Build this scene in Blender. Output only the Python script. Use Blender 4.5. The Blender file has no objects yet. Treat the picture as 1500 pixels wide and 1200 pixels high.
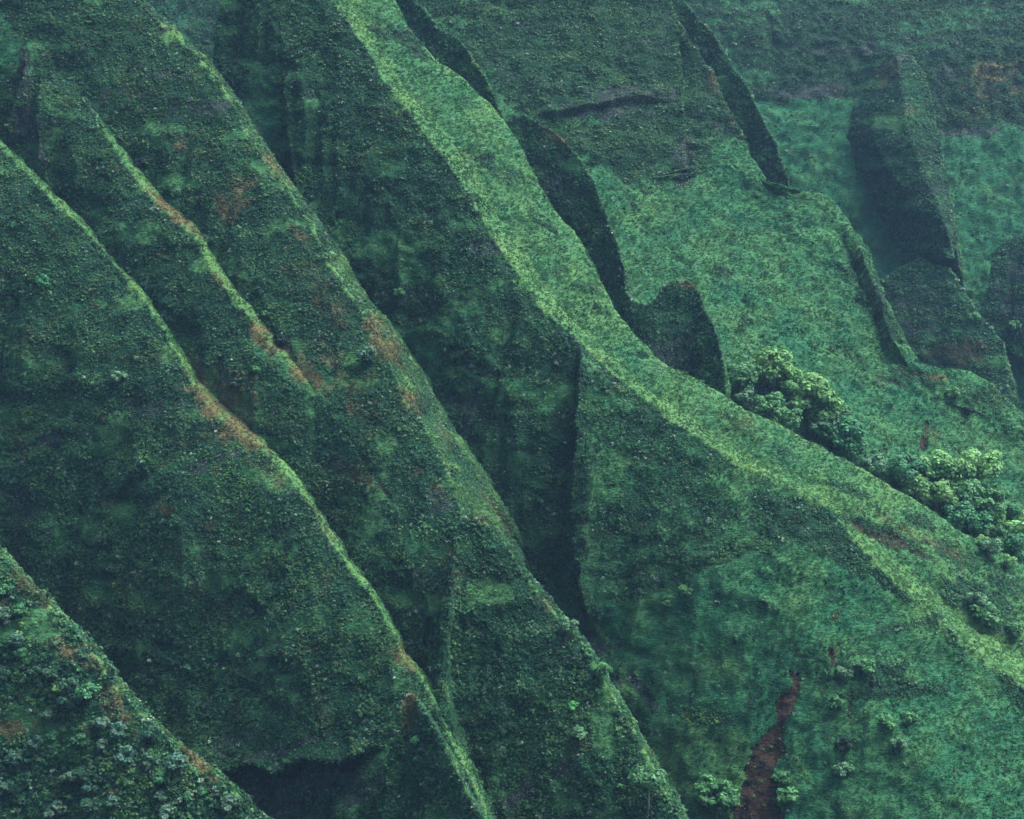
import bpy, math, random, time
import numpy as np
from mathutils import Vector, Matrix
from mathutils.bvhtree import BVHTree
T0 = time.time()
R = math.radians
scene = bpy.context.scene
col = scene.collection

# ------------------------------------------------------------------ camera
PITCH = R(15.0)
HT = 0.32                      # tan of half the horizontal field of view
cam_d = bpy.data.cameras.new('camera')
cam = bpy.data.objects.new('camera', cam_d); col.objects.link(cam)
cam_d.sensor_width = 36.0
cam_d.lens = 18.0 / HT
cam_d.clip_start = 1.0
cam_d.clip_end = 40000.0
cam.location = (0, 0, 0)
cam.rotation_euler = (math.pi / 2 - PITCH, 0, 0)
scene.camera = cam
scene.render.resolution_x, scene.render.resolution_y = 1024, 819

# ------------------------------------------------------------------ light
SUN_EL, SUN_AZ = R(60), R(66)          # azimuth from +Y (away from the viewer) towards +X
w = bpy.data.worlds.new('World'); scene.world = w; w.use_nodes = True
nt = w.node_tree; nt.nodes.clear()
sky = nt.nodes.new('ShaderNodeTexSky'); sky.sky_type = 'NISHITA'; sky.sun_disc = False
sky.sun_elevation = SUN_EL; sky.sun_rotation = SUN_AZ
sky.air_density = 1.0; sky.dust_density = 1.5; sky.ozone_density = 1.5
bg = nt.nodes.new('ShaderNodeBackground'); bg.inputs['Strength'].default_value = 0.055
wo = nt.nodes.new('ShaderNodeOutputWorld')
nt.links.new(sky.outputs[0], bg.inputs[0]); nt.links.new(bg.outputs[0], wo.inputs[0])
sd = bpy.data.lights.new('sun', 'SUN'); sd.energy = 1.5; sd.angle = R(42); sd.color = (1.0, 0.98, 0.92)
sun = bpy.data.objects.new('sun', sd); col.objects.link(sun)
sv = Vector((math.sin(SUN_AZ) * math.cos(SUN_EL), math.cos(SUN_AZ) * math.cos(SUN_EL), math.sin(SUN_EL)))
sun.rotation_euler = sv.to_track_quat('Z', 'Y').to_euler()
sun.location = (300, 500, 300)
scene.view_settings.view_transform = 'Standard'
scene.view_settings.look = 'None'
scene.view_settings.exposure = 3.12
scene.view_settings.gamma = 1.0
scene.cycles.max_bounces = 6
scene.cycles.diffuse_bounces = 3
scene.cycles.volume_bounces = 1

# ------------------------------------------------------------------ numpy helpers
rng = np.random.default_rng(7)
_perm = np.random.default_rng(11).permutation(4096).astype(np.int64)
_grad = np.random.default_rng(12).normal(size=(4096, 3)); _grad /= np.linalg.norm(_grad, axis=1)[:, None]
def _h(ix, iy, iz):
    return _perm[(_perm[(_perm[ix & 4095] + iy) & 4095] + iz) & 4095]
def noise(p):
    p = np.asarray(p, float)
    i = np.floor(p).astype(np.int64); f = p - i
    u = f * f * f * (f * (f * 6 - 15) + 10)
    out = 0
    for dx in (0, 1):
        wx = u[:, 0] if dx else 1 - u[:, 0]
        for dy in (0, 1):
            wy = u[:, 1] if dy else 1 - u[:, 1]
            for dz in (0, 1):
                wz = u[:, 2] if dz else 1 - u[:, 2]
                g = _grad[_h(i[:, 0] + dx, i[:, 1] + dy, i[:, 2] + dz)]
                out = out + wx * wy * wz * (g[:, 0] * (f[:, 0] - dx) + g[:, 1] * (f[:, 1] - dy) + g[:, 2] * (f[:, 2] - dz))
    return out * 1.6
def fbm(p, o=3, g=0.5):
    s = 0; a = 1.0; p = np.asarray(p, float)
    for k in range(o):
        s = s + a * noise(p + 17.3 * k); p = p * 2.03; a *= g
    return s
def sstep(a, b, x):
    t = np.clip((x - a) / (b - a), 0, 1); return t * t * (3 - 2 * t)

CP, SP = math.cos(PITCH), math.sin(PITCH)
def d0(px, py):
    return 700 + (600 - py) * 0.20 + (px - 750) * 0.06
def W(px, py, off):                       # a sight line and a distance -> a point of the place
    d = d0(px, py) + off
    xc = (px - 750) / 750 * HT * d; yc = (600 - py) / 750 * HT * d
    return np.stack([xc, d * CP + yc * SP, -d * SP + yc * CP], -1)
def proj(P):
    d = P[:, 1] * CP - P[:, 2] * SP; yc = P[:, 1] * SP + P[:, 2] * CP
    return np.stack([750 + P[:, 0] / d / HT * 750, 600 - yc / d / HT * 750, d], -1)

def resample(pts, n):
    pts = np.asarray(pts, float)
    seg = np.linalg.norm(np.diff(pts[:, :2], axis=0), axis=1); t = np.concatenate([[0], np.cumsum(seg)]); t /= t[-1]
    q = np.linspace(0, 1, n)
    return np.stack([np.interp(q, t, pts[:, k]) for k in range(pts.shape[1])], -1)
_rs = [0.0]
def rail(pts, n, rough=1.0):
    r = resample(pts, n)
    k = max(1, n // 160)                  # a little smoothing so traced corners turn softly
    if k > 1:
        ker = np.ones(k) / k
        pad = np.pad(r, ((k, k), (0, 0)), mode='edge')
        r = np.stack([np.convolve(pad[:, c], ker, 'same')[k:-k] for c in range(3)], -1)
    sg = np.concatenate([[0], np.cumsum(np.linalg.norm(np.diff(r[:, :2], axis=0), axis=1))]); _rs[0] += 13.7   # crests are never clean lines
    for c in (0, 1):
        z = np.full(n, _rs[0] + c * 5.3)
        r[:, c] += rough * (2.4 * noise(np.stack([sg / 34, z, z], -1)) + 1.5 * noise(np.stack([sg / 11, z + 3, z], -1)))
    return W(r[:, 0], r[:, 1], r[:, 2])

# ------------------------------------------------------------------ traced lines of the ridges (x, y, distance behind the mean wall)
TR = {}
TR['A'] = [(-330,470,0),(-200,600,0),(-100,715,0),(0,811,0),(37,848,0),(70,885,0),(110,925,0),(140,960,0),(165,1000,0),(190,1025,0),(215,1055,0),(250,1085,0),(290,1110,0),(330,1145,0),(370,1185,0),(420,1235,0),(520,1340,0),(640,1480,0)]
TR['B'] = [(-300,-90,6),(-150,70,6),(-60,155,6),(0,213,6),(50,265,6),(87,300,6),(135,345,6),(175,395,6),(215,440,6),(240,485,6),(265,525,6),(285,565,6),(310,600,4),(345,630,2),(378,648,1),(390,662,1),(410,680,0),(440,717,-2),(465,757,-4),(490,800,-4),(520,840,-6),(550,880,-8),(580,930,-9),(590,960,-9),(612,985,-9),(640,1030,-9),(660,1080,-9),(690,1140,-9),(715,1200,-9),(760,1290,-9),(830,1420,-9)]
TR['C'] = [(-140,-160,-3),(-30,-40,-3),(40,40,-3),(80,75,-3),(110,112,-3),(130,150,-3),(150,187,-4),(165,212,-4),(198,265,-6),(240,308,-6),(285,345,-6),(308,388,-6),(345,440,-6),(385,490,-7),(415,528,-8),(450,560,-6),(490,610,2),(530,680,10),(570,760,14)]
TR['D'] = [(60,-160,-16),(130,-80,-16),(190,-15,-16),(205,5,-16),(250,45,-16),(290,85,-16),(320,120,-16),(345,160,-16),(360,195,-16),(385,230,-16),(410,260,-16),(430,290,-16),(450,320,-16),(465,350,-16),(480,385,-16),(500,415,-16),(520,440,-16),(545,480,-16),(565,520,-16),(580,550,-16),(590,588,-16),(610,610,-16),(630,635,-16),(645,670,-16),(660,700,-16),(670,732,-16),(678,759,-18),(700,800,-10),(732,858,-2),(775,935,8),(830,1030,16)]
TR['K'] = [(705,1190,4),(668,1085,-6),(652,1000,-13),(660,920,-20),(667,850,-27),(669,795,-31),(677,768,-33),(690,757,-34),(712,765,-34),(735,790,-32),(760,830,-29),(775,850,-26),(800,880,-24),(830,920,-22),(855,945,-20),(880,990,-18),(900,1025,-16),(920,1055,-14),(935,1085,-14),(950,1115,-14),(975,1160,-14),(1000,1210,-14),(1040,1300,-14),(1100,1430,-14)]
TR['E'] = [(370,-170,0),(430,-90,0),(490,0,0),(510,30,0),(530,60,0),(545,85,0),(565,120,0),(595,155,0),(620,190,0),(650,230,0),(675,265,0),(695,300,0),(712,330,0),(735,365,0),(760,400,0),(785,440,0),(810,465,0),(850,500,0),(875,520,0),(900,550,0),(940,580,0),(985,615,0),(1040,650,0),(1100,685,0),(1150,710,0),(1200,735,0),(1225,755,0),(1250,790,0),(1280,820,0),(1320,860,0),(1370,905,0),(1420,945,0),(1460,975,0),(1500,1005,0),(1600,1080,0),(1750,1190,0)]
TR['E2'] = [(440,-170,25),(520,-85,25),(580,0,25),(590,25,25),(600,45,25),(625,70,25),(645,92,25),(680,115,25),(700,135,25),(720,155,25),(740,180,25),(760,210,25),(773,240,25),(790,270,25),(810,305,24),(840,340,22),(865,380,22),(885,420,22),(905,460,20),(930,490,20),(960,525,18),(980,538,18),(1010,550,18),(1060,580,18),(1100,605,18),(1150,625,20),(1200,655,22),(1260,685,24),(1310,715,26),(1360,745,28),(1400,775,30),(1450,800,32),(1500,830,34),(1600,890,34),(1750,985,34)]
TR['F1'] = [(500,-160,75),(560,-60,70),(600,-10,65),(625,20,65),(640,40,65),(665,52,65),(690,80,63),(705,105,62),(722,135,62),(740,180,62),(760,240,66)]
TR['F2'] = [(690,215,70),(730,185,66),(748,172,64),(765,165,64),(790,182,64),(810,190,64),(835,215,63),(855,240,62),(870,265,61),(880,295,60),(893,330,58),(905,360,56),(915,395,55),(916,425,55),(925,440,55),(945,448,55),(957,440,54),(970,425,53),(985,412,52),(1005,410,52),(1025,430,52),(1035,460,52),(1050,490,52),(1058,520,52),(1062,550,52),(1064,580,54),(1066,640,60)]
TR['G'] = [(850,-170,132),(930,-70,129),(980,0,126),(1005,55,124),(1040,100,124),(1065,150,124),(1085,190,124),(1100,230,122),(1130,272,120),(1160,318,118),(1180,305,116),(1210,283,114),(1235,310,114),(1255,345,112),(1280,400,110),(1300,450,109),(1325,500,108),(1350,535,106),(1385,549,104),(1420,543,104),(1450,560,104),(1480,590,104),(1500,607,104),(1600,700,104),(1750,830,104)]
TR['H'] = [(980,-30,212),(1010,10,210),(1045,50,207),(1070,90,204),(1095,130,202),(1115,170,200),(1135,210,198),(1147,240,197),(1155,270,196),(1163,312,195),(1172,360,194)]
TR['T1'] = [(1302,76,339),(1310,68,324),(1318,66,314),(1332,76,306),(1347,97,302),(1360,130,299),(1368,170,296),(1375,210,294),(1385,260,291),(1394,310,289),(1398,345,292),(1395,378,309)]
TR['T1L'] = [(1300,76,315),(1295,96,313),(1289,125,311),(1283,155,309),(1280,190,306),(1289,220,302),(1302,245,299),(1322,277,295),(1346,311,290),(1370,342,286),(1390,378,283)]
TR['T2'] = [(1240,450,320),(1290,412,310),(1318,392,302),(1345,379,297),(1392,393,292),(1415,430,290),(1438,468,288),(1468,500,286),(1477,540,286),(1472,575,290)]
TR['B3'] = [(585,1200,16),(572,1140,4),(571,1100,-6),(577,1062,-14),(588,1030,-19),(600,1012,-22),(612,1024,-23),(630,1052,-24),(650,1088,-24),(680,1150,-24),(705,1200,-24),(750,1290,-24)]
TR['T3'] = [(1455,370,297),(1475,350,293),(1500,345,291),(1530,370,289),(1560,420,289),(1590,500,289)]

MESH = {}      # name -> dict(P, quads, N, grid shape, attributes)
def hoff(rl, dx, dy, dz, n_noise=0.0):
    return rl + np.array([dx, dy, dz])
def ridge(name, rails, bulges, step=1.35, crest=(), creases=(), flute=2.4, ledge=1.2, lump=0.9, top=None):
    """rails: list of (n,3) arrays running along the ridge; the skin is stretched between them"""
    n = len(rails[0]); rows = []; rowv = []; cr = []
    for i in range(len(rails) - 1):
        P, Q = rails[i], rails[i + 1]
        L = np.linalg.norm(Q - P, axis=1).mean(); m = max(3, int(L / step))
        ed = np.gradient(P, axis=0); nn = np.cross(ed, Q - P); nn /= np.linalg.norm(nn, axis=1)[:, None] + 1e-9
        for k in range(m):
            s = k / m
            rows.append(P + (Q - P) * s + nn * bulges[i] * 4 * s * (1 - s)); rowv.append(i + s)
    rows.append(rails[-1]); rowv.append(len(rails) - 1)
    V = np.stack(rows)                                  # (m, n, 3)
    rowv = np.array(rowv)
    m = len(rows)
    def normals(V):
        a = np.gradient(V, axis=1); b = np.gradient(V, axis=0)
        N = np.cross(a, b); return N / (np.linalg.norm(N, axis=2)[..., None] + 1e-9)
    N = normals(V)
    if (N[..., 2].mean()) < 0: N = -N
    # distance in rows to the nearest crest rail, in metres
    dist = np.full((m, n), 60.0)
    for c in crest:
        r0 = int(np.argmin(abs(rowv - c)))
        dist = np.minimum(dist, np.linalg.norm(V - V[r0][None], axis=2))
    P = V.reshape(-1, 3); Nf = N.reshape(-1, 3); D = dist.reshape(-1)
    steep = sstep(0.35, 0.75, 1 - np.abs(Nf[:, 2]))
    al = P[:, 0] * 0.85 - P[:, 1] * 0.53                # along the spines
    fade = sstep(2, 28, D)
    wp = np.stack([al / 70, P[:, 2] / 70, P[:, 1] / 140], -1)
    wrp = fbm(wp, 2) * 14
    q = np.stack([(al + wrp) / 26, P[:, 2] / 170, np.full(len(P), 3.1)], -1)
    fl = (1 - 2 * np.abs(noise(q))) * 0.7 + (1 - 2 * np.abs(noise(q * [2.7, 1.6, 1] + 9))) * 0.3
    disp = 1.5 * flute * fade * (fl - 0.5) * (0.35 + 0.65 * steep)
    zz = P[:, 2] + 9 * noise(np.stack([al / 45, P[:, 1] / 45, P[:, 2] / 40], -1)) + 2.5 * noise(P / 11.0 + 40) + al * 0.06
    c7 = np.full(len(P), 7.7)
    bands = 0.8 * noise(np.stack([al / 38, zz / 7.5, c7], -1)) + 0.6 * noise(np.stack([al / 14, zz / 3.1, c7 + 5], -1)) + 0.45 * noise(np.stack([al / 5, P[:, 2] / 9, c7 + 9], -1))
    bands = np.tanh(1.6 * bands)
    lm = 0.25 + 0.9 * sstep(-0.1, 0.5, fbm(P / 36.0 + 61, 2))
    disp += 0.8 * ledge * lm * bands * steep * sstep(1, 9, D)
    rib = 1 - 2 * np.abs(noise(np.stack([(al + 3 * noise(P / 9.0)) / 9.0, P[:, 2] / 45, c7 + 20], -1)))
    disp += 0.35 * flute * (rib - 0.5) * steep * sstep(3, 16, D) * sstep(-0.3, 0.4, noise(P / 40.0 + 12))
    disp += lump * fbm(P / 9.0, 3) * (0.3 + 0.7 * sstep(0, 8, D)) + 0.35 * noise(P / 1.7)
    pr = proj(P)
    for (line, amp, wid) in creases:                    # one side of the line stands proud of the other
        L = resample(line, 24); best = np.full(len(P), 1e9); sg = np.zeros(len(P)); tp = np.zeros(len(P))
        for i, (a, b) in enumerate(zip(L[:-1], L[1:])):
            ab = b - a; t = np.clip(((pr[:, :2] - a) @ ab) / (ab @ ab), 0, 1)
            dv = pr[:, :2] - (a + t[:, None] * ab); dd = np.hypot(dv[:, 0], dv[:, 1])
            c = ab[0] * dv[:, 1] - ab[1] * dv[:, 0]
            u = dd < best; best = np.where(u, dd, best); sg = np.where(u, np.sign(c), sg); tp = np.where(u, (i + t) / 23, tp)
        prof = np.where(sg < 0, np.exp(-best / wid), -0.6 * np.exp(-best / (wid * 0.5)))
        disp += amp * prof * sstep(0, 8, D) * sstep(0, 0.12, tp) * sstep(0, 0.2, 1 - tp)
    P = P + Nf * disp[:, None]
    V = P.reshape(m, n, 3); N = normals(V)
    if N[..., 2].mean() < 0: N = -N
    idx = np.arange(m * n).reshape(m, n)
    q = np.stack([idx[:-1, :-1], idx[:-1, 1:], idx[1:, 1:], idx[1:, :-1]], -1).reshape(-1, 4)
    MESH[name] = dict(P=P, Q=q, N=N.reshape(-1, 3), v=np.repeat(rowv, n), D=D, bands=bands, steep=steep, fl=fl, al=al, pr=proj(P), shape=(m, n))
    return MESH[name]

NN = np.array([-0.35, -0.94]); NF = np.array([0.5, 0.87])
def down(rl, H, ang, nd, H0=0):
    h = H / math.tan(R(ang))
    return rl + np.array([nd[0] * h, nd[1] * h, -H])
def pts(name): return TR[name]

# ------------------------------------------------------------------ the ridges
def lerp_arr(n, stops):
    t = np.linspace(0, 1, n); a = np.array(stops, float); return np.interp(t, a[:, 0], a[:, 1])
def downv(rl, H, ang, nd):
    H = np.broadcast_to(H, len(rl)); h = H / np.tan(np.radians(np.broadcast_to(ang, len(rl))))
    return rl + np.stack([nd[0] * h, nd[1] * h, -H], -1)
def shifted(name, table):
    """a second line beside a traced one: table of (index x along the crest, dx, dy, doff)"""
    t = np.array(table, float); out = []
    for (x, y, o) in TR[name]:
        out.append((x + np.interp(x, t[:, 0], t[:, 1]), y + np.interp(x, t[:, 0], t[:, 2]), o + np.interp(x, t[:, 0], t[:, 3])))
    return out

def face(rl, H, top=44, ang=66, nd=NN, k0=8.0):
    """near side of a ridge: rounded at the crest, steepest half way down"""
    r1 = downv(rl, k0, top, nd); r2 = downv(r1, 0.16 * H, np.asarray(ang) - 11, nd); r3 = downv(r2, 0.34 * H, ang, nd); r4 = downv(r3, 0.5 * H, np.asarray(ang) + 4, nd)
    return [r4, r3, r2, r1, rl]
n = 560; a = rail(TR['A'], n)
ridge('A', [downv(downv(a, 16, 46, NN), 140, 56, NN), downv(a, 16, 46, NN), a, downv(a, 14, 50, NF), downv(downv(a, 14, 50, NF), 90, 66, NF)],
      [-3, 1, 0.5, 0], crest=(2,), flute=2.5, ledge=0.5, lump=1.3)

n = 560; b = rail(TR['B'], n)
b2 = rail(shifted('B', [(-300,6,-4,6),(240,6,-4,6),(262,12,0,10),(285,17,-17,18),(310,25,-40,26),(345,22,-45,26),(378,8,-22,14),(392,5,-4,6),(700,5,-4,6)]), n)
ridge('B', face(b, 200) + [b2, downv(b2, 110, 66, NF)], [0, 0, 0, 0, 0, 0], crest=(4,), flute=4.5, ledge=2.0,
      creases=[([(255,1100),(300,1112),(335,1136),(380,1120),(415,1138),(460,1112),(500,1122),(545,1095),(575,1098)], 6, 26)])

n = 240; b3 = rail(TR['B3'], n)
ridge('B3', [downv(b3, 110, 74, NN), b3, downv(b3, 80, 62, (0.8, 0.6))], [3, 0], crest=(1,), flute=2.0, ledge=1.0)

n = 520; c = rail(TR['C'], n)
c2 = rail(shifted('C', [(-140,14,-4,8),(100,16,-4,9),(200,24,-6,13),(285,30,-4,16),(385,42,2,20),(450,34,-4,18),(570,26,-4,14)]), n)
ridge('C', face(c, 75, 48, 69) + [c2, downv(c2, 50, 52, NF)], [0, 0, 0, 0, 0.5, 0], crest=(4,), flute=3.5, ledge=1.8,
      creases=[([(44,60),(42,110),(36,150),(20,190),(4,214)], 8, 18), ([(64,120),(66,180),(68,260)], 5, 20)])

n = 560; d = rail(TR['D'], n)
d2 = rail(shifted('D', [(60,7,-3,8),(440,9,-3,8),(500,22,2,16),(545,42,22,24),(580,56,42,28),(610,60,32,28),(645,60,30,28),(678,70,30,28),(712,60,34,24),(830,40,10,20)]), n)
ridge('D', face(d, 180, 43, 62) + [d2, downv(d2, 70, 48, NF)], [0, 0, 0, 0, 0.5, 0], crest=(4,), flute=4.0, ledge=1.8)
n = 460; kn = rail(TR['K'], n)
k2 = rail(shifted('K', [(640,3,-4,8),(1100,5,-4,8)]), n)
ridge('K', face(kn, 130, 46, 66, (-0.3, -0.95), 6.0) + [k2, downv(k2, 60, 52, NF)], [0, 0, 0, 0, 0.5, 0], crest=(4,), flute=3.0, ledge=1.5)

n = 960; e = rail(TR['E'], n); e2 = rail(TR['E2'], n)
f = downv(e, 9, lerp_arr(n, [(0,50),(0.55,50),(0.75,44),(1,40)]), NN)
ea = lerp_arr(n, [(0,70),(0.42,70),(0.52,65),(0.65,54),(0.8,46),(1,42)])
m1 = e + (e2 - e) * 0.2; m1 = m1 + (m1 / np.linalg.norm(m1, axis=1)[:, None]) * lerp_arr(n, [(0,7),(0.45,8),(0.7,9),(1,12)])[:, None]
mid = e + (e2 - e) * lerp_arr(n, [(0,.55),(1,.62)])[:, None] + np.stack([np.zeros(n), np.zeros(n), lerp_arr(n, [(0,-2),(0.5,-2),(0.7,-1),(0.82,2.0),(1,2.5)])], -1)
ridge('E', face(e, 195, lerp_arr(n, [(0,46),(0.55,46),(0.75,42),(1,38)]), ea - 2) + [m1, mid, e2, downv(downv(e2, 10, 45, NF), 80, 62, NF)], [0, 0, 0, 0, 0.3, 0.2, 0.8, 0.5], crest=(4, 7), flute=4.5, ledge=2.0, lump=1.3,
      creases=[([(850,498),(848,600),(850,700),(853,830),(868,915),(885,950)], 9, 40),
               ([(425,90),(428,140),(438,250),(465,340),(530,450)], 10, 30)])

n = 260; f1 = rail(TR['F1'], n)
ridge('F1', [downv(f1, 90, 68, NN), f1, downv(f1, 90, 62, NF)], [-2, 0], crest=(1,), flute=2.0, ledge=1.0)
n = 420; f2 = rail(TR['F2'], n)
ridge('F2', [downv(f2, 110, 71, (-0.2, -0.98)), f2, downv(f2, 110, 62, NF)], [2, 0], crest=(1,), flute=2.2, ledge=0.9)

n = 780; g = rail(TR['G'], n)
gm = rail([(560,-60,124),(700,110,122),(800,190,120),(890,255,116),(930,262,116),(985,262,115),(1020,250,116),(1060,240,116),(1100,285,114),(1150,352,110),(1195,380,107),(1255,440,104),(1310,530,102),(1380,590,100),(1440,610,100),(1520,680,100),(1700,830,100)], n)
g0 = rail([(520,200,84),(640,330,79),(800,470,74),(950,570,70),(1060,612,68),(1150,665,68),(1260,715,68),(1380,790,70),(1500,870,72),(1700,1000,72)], n)
ridge('G', [hoff(g0, -14, -30, -22), g0, gm, g, downv(g, 110, 62, NF)], [0, -5, 2, 0], crest=(3,), flute=5.0, ledge=1.8, lump=1.6,
      creases=[([(1235,335),(1252,372),(1275,430),(1300,500),(1335,545)], 5, 22), ([(985,10),(1000,120),(1003,200),(1005,285)], -5, 26), ([(780,172),(850,160),(930,146),(985,150)], 3, 24)])

n = 280; h = rail(TR['H'], n)
ridge('H', [downv(h, 120, 66, NN), h, downv(h, 110, 62, NF)], [-2, 0], crest=(1,), flute=2.0, ledge=1.0)

n = 860
w0 = rail([(-700,420,342),(1100,560,342),(1400,650,332),(1800,900,322)], n)
w1 = rail([(-700,60,342),(1140,152,337),(1290,140,335),(1340,170,333),(1400,205,331),(1500,192,329),(1800,300,322)], n)
w2 = rail([(-700,-60,347),(1140,45,343),(1290,50,341),(1400,80,339),(1500,70,337),(1800,150,332)], n)
w3 = rail([(-700,-420,482),(1140,-330,472),(1500,-300,462),(1800,-250,462)], n)
ridge('W', [hoff(w0, 0, -40, -30), w0, w1, w2, w3], [0, 3, -1, 2], crest=(), flute=8.0, ledge=4.0, lump=2.0, step=1.9)

n = 240; t = rail(TR['T1'], n)
tl = rail(TR['T1L'], n)
ridge('T1', [hoff(tl, -26, 48, -10), tl, (tl + t) / 2 + np.array([-1.0, -10.0, 2.0]), t, downv(t, 80, 66, (0.7, 0.7))], [0, 0, 0, 0], crest=(3,), flute=2.2, ledge=1.8)
n = 220; t = rail(TR['T2'], n)
ridge('T2', [downv(t, 70, 62, (-0.4, -0.92)), t, downv(t, 80, 60, (0.7, 0.7))], [3, 0], crest=(1,), flute=1.6, ledge=1.2)
n = 160; t = rail(TR['T3'], n)
ridge('T3', [downv(t, 70, 64, (-0.45, -0.89)), t, downv(t, 80, 60, (0.7, 0.7))], [3, 0], crest=(1,), flute=1.6, ledge=1.2)
print('ridges', time.time() - T0, sum(len(k['Q']) for k in MESH.values()))
# ------------------------------------------------------------------ what grows where
def blob(pr, P, lst, seed=0.0, soft=0.45):
    out = np.zeros(len(pr))
    if not lst: return out
    nz = fbm(P / 7.0 + seed, 3) * 0.55
    for (x, y, rx, ry, ang, s) in lst:
        ca, sa = math.cos(R(ang)), math.sin(R(ang)); dx, dy = pr[:, 0] - x, pr[:, 1] - y
        e = np.hypot((dx * ca + dy * sa) / rx, (-dx * sa + dy * ca) / ry) + nz
        out = np.maximum(out, s * (1 - sstep(1 - soft, 1 + soft, e)))
    return out
def inside(pr, poly):
    x, y = pr[:, 0], pr[:, 1]; r = np.zeros(len(pr), bool); n = len(poly)
    for i in range(n):
        (x1, y1), (x2, y2) = poly[i], poly[(i + 1) % n]
        if y1 == y2: continue
        c = ((y1 > y) != (y2 > y)) & (x < (x2 - x1) * (y - y1) / (y2 - y1) + x1); r ^= c
    return r
BROWN = {
 'A': [(170,1035,40,20,50,.9),(95,950,20,10,50,.8),(15,1070,22,14,20,.8),(130,965,26,14,45,.8),(290,1115,40,12,42,.9),(45,860,40,12,48,.7),(55,1062,10,12,0,.7)],
 'B': [(335,605,75,34,38,1),(390,655,20,10,40,.9),(300,640,10,8,0,.4),(210,520,40,20,0,.35),(130,430,8,8,0,.6),(305,770,12,8,0,.8),(470,760,40,10,55,.6),(590,965,25,12,50,.9),(390,690,30,14,40,.7),(160,735,16,8,0,.6),(245,745,10,8,0,.8)],
 'B3': [(600,1020,14,26,20,1),(592,1050,14,26,10,.7)],
 'C': [(325,588,56,32,38,.95),(395,500,36,16,45,.8),(255,310,55,13,40,1),(330,420,30,10,50,.6),(385,490,40,16,45,.9),(440,540,40,16,40,1),(300,560,60,22,35,.8),(340,560,50,22,35,.7),(100,330,50,14,40,.3),(120,230,20,10,0,.4)],
 'D': [(425,518,34,18,35,.9),(465,555,32,16,40,.9),(365,620,26,22,40,.8),(345,290,26,34,30,.9),(300,225,26,16,0,.5),(265,215,12,8,0,.9),(480,440,50,26,50,.55),(560,500,18,42,-38,.95),(520,580,60,22,60,.6),(480,520,40,18,30,.6),(530,700,22,16,0,.7),(600,590,14,26,-38,.9),(440,345,10,30,-38,.6),(405,250,10,32,-36,.7),(500,690,30,12,60,.5),(640,720,14,12,0,.6),(560,640,26,12,30,.5)],
 'K': [(795,885,8,18,-38,.5),(825,930,8,16,-38,.5),(700,760,20,6,20,.7)],
 'E': [(1030,580,40,14,30,.25),(940,670,14,8,0,.7),(690,230,20,10,0,.4),(560,170,40,14,0,.35),(530,235,14,10,0,.5),(1085,620,40,12,28,.5),(1350,790,90,10,28,.6),(900,780,60,14,-20,.35),(1220,960,6,14,10,.8)],
 'F2': [(820,205,26,7,35,1),(1008,415,20,8,10,.9)],
 'G': [(1050,125,20,14,40,.8),(1075,165,14,22,-30,.7),(1370,640,12,22,10,.45),(1300,560,26,8,0,.6),(1360,550,30,6,10,.8),(1005,215,10,18,0,.7),(1170,425,6,6,0,.8)],
 'T1': [(1300,110,16,26,20,.7),(1330,160,18,12,0,.5)],
 'T2': [(1405,515,44,18,0,.9)],
 'W': [(1450,110,46,26,-20,.8),(1490,130,26,14,0,.7),(1430,165,34,12,0,.5),(1110,330,8,8,0,.2)],
}
ROCK = {
 'B': [(400,1165,150,34,-8,1),(480,1130,90,12,-10,.9),(330,1095,60,16,-25,.8),(80,640,40,10,-20,.6),(230,600,40,12,0,.6),(300,680,60,10,-20,.7),(30,735,36,26,0,.5),(240,595,70,14,0,.5),(220,1000,40,10,-20,.4),(330,905,30,20,0,.35)],
 'C': [(38,190,24,62,0,1),(30,120,10,40,0,1),(52,235,16,30,0,1)],
 'K': [(760,1165,30,12,-35,1),(830,1127,18,6,-30,1),(720,880,14,14,0,.4)],
 'D': [(300,160,50,16,0,.6),(250,110,60,10,0,.5),(640,730,26,20,0,.5),(645,940,24,16,0,.8),(640,820,30,40,0,.3)],
 'E': [(690,610,34,70,15,.55),(640,440,70,18,0,.5),(720,360,40,14,0,.6),(900,975,26,50,-35,.7),(930,1000,14,40,-35,.8),(1215,790,40,14,15,.35),(1100,790,90,8,-8,.35),(980,840,90,8,-20,.35),(560,430,60,16,0,.5),(880,560,24,22,0,.5),(600,70,24,10,30,.6),(720,255,34,8,10,.4),(860,410,30,8,10,.4),(775,360,8,10,0,.8),(1310,915,40,7,-18,.35),(1290,1010,70,10,-5,.35)],
 'F2': [(820,260,30,60,-25,.6),(980,530,60,50,20,.75),(900,400,22,50,0,.6)],
 'F1': [(680,130,40,26,30,.5)],
 'G': [(910,148,80,22,-8,.95),(820,160,40,14,0,.7),(1000,240,18,46,0,.8),(950,60,50,40,0,.4),(1060,190,20,12,0,.8),(740,120,70,14,10,.5),(1490,662,20,5,0,.8),(1290,450,12,60,-25,.4)],
 'H': [(1130,260,26,60,-20,.6)],
 'T1': [(1370,310,34,50,-30,.5),(1320,85,14,16,0,.7)],
 'T2': [(1340,460,50,60,-20,.5)],
 'T3': [(1490,430,40,60,0,.6)],
 'W': [(1200,132,70,12,0,.9),(1230,70,90,18,0,.6),(1170,60,40,16,0,.5),(1420,195,50,8,0,.9),(1390,105,24,10,0,.8),(1470,130,50,10,0,.5),(1130,180,14,40,0,.3)],
}
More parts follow.
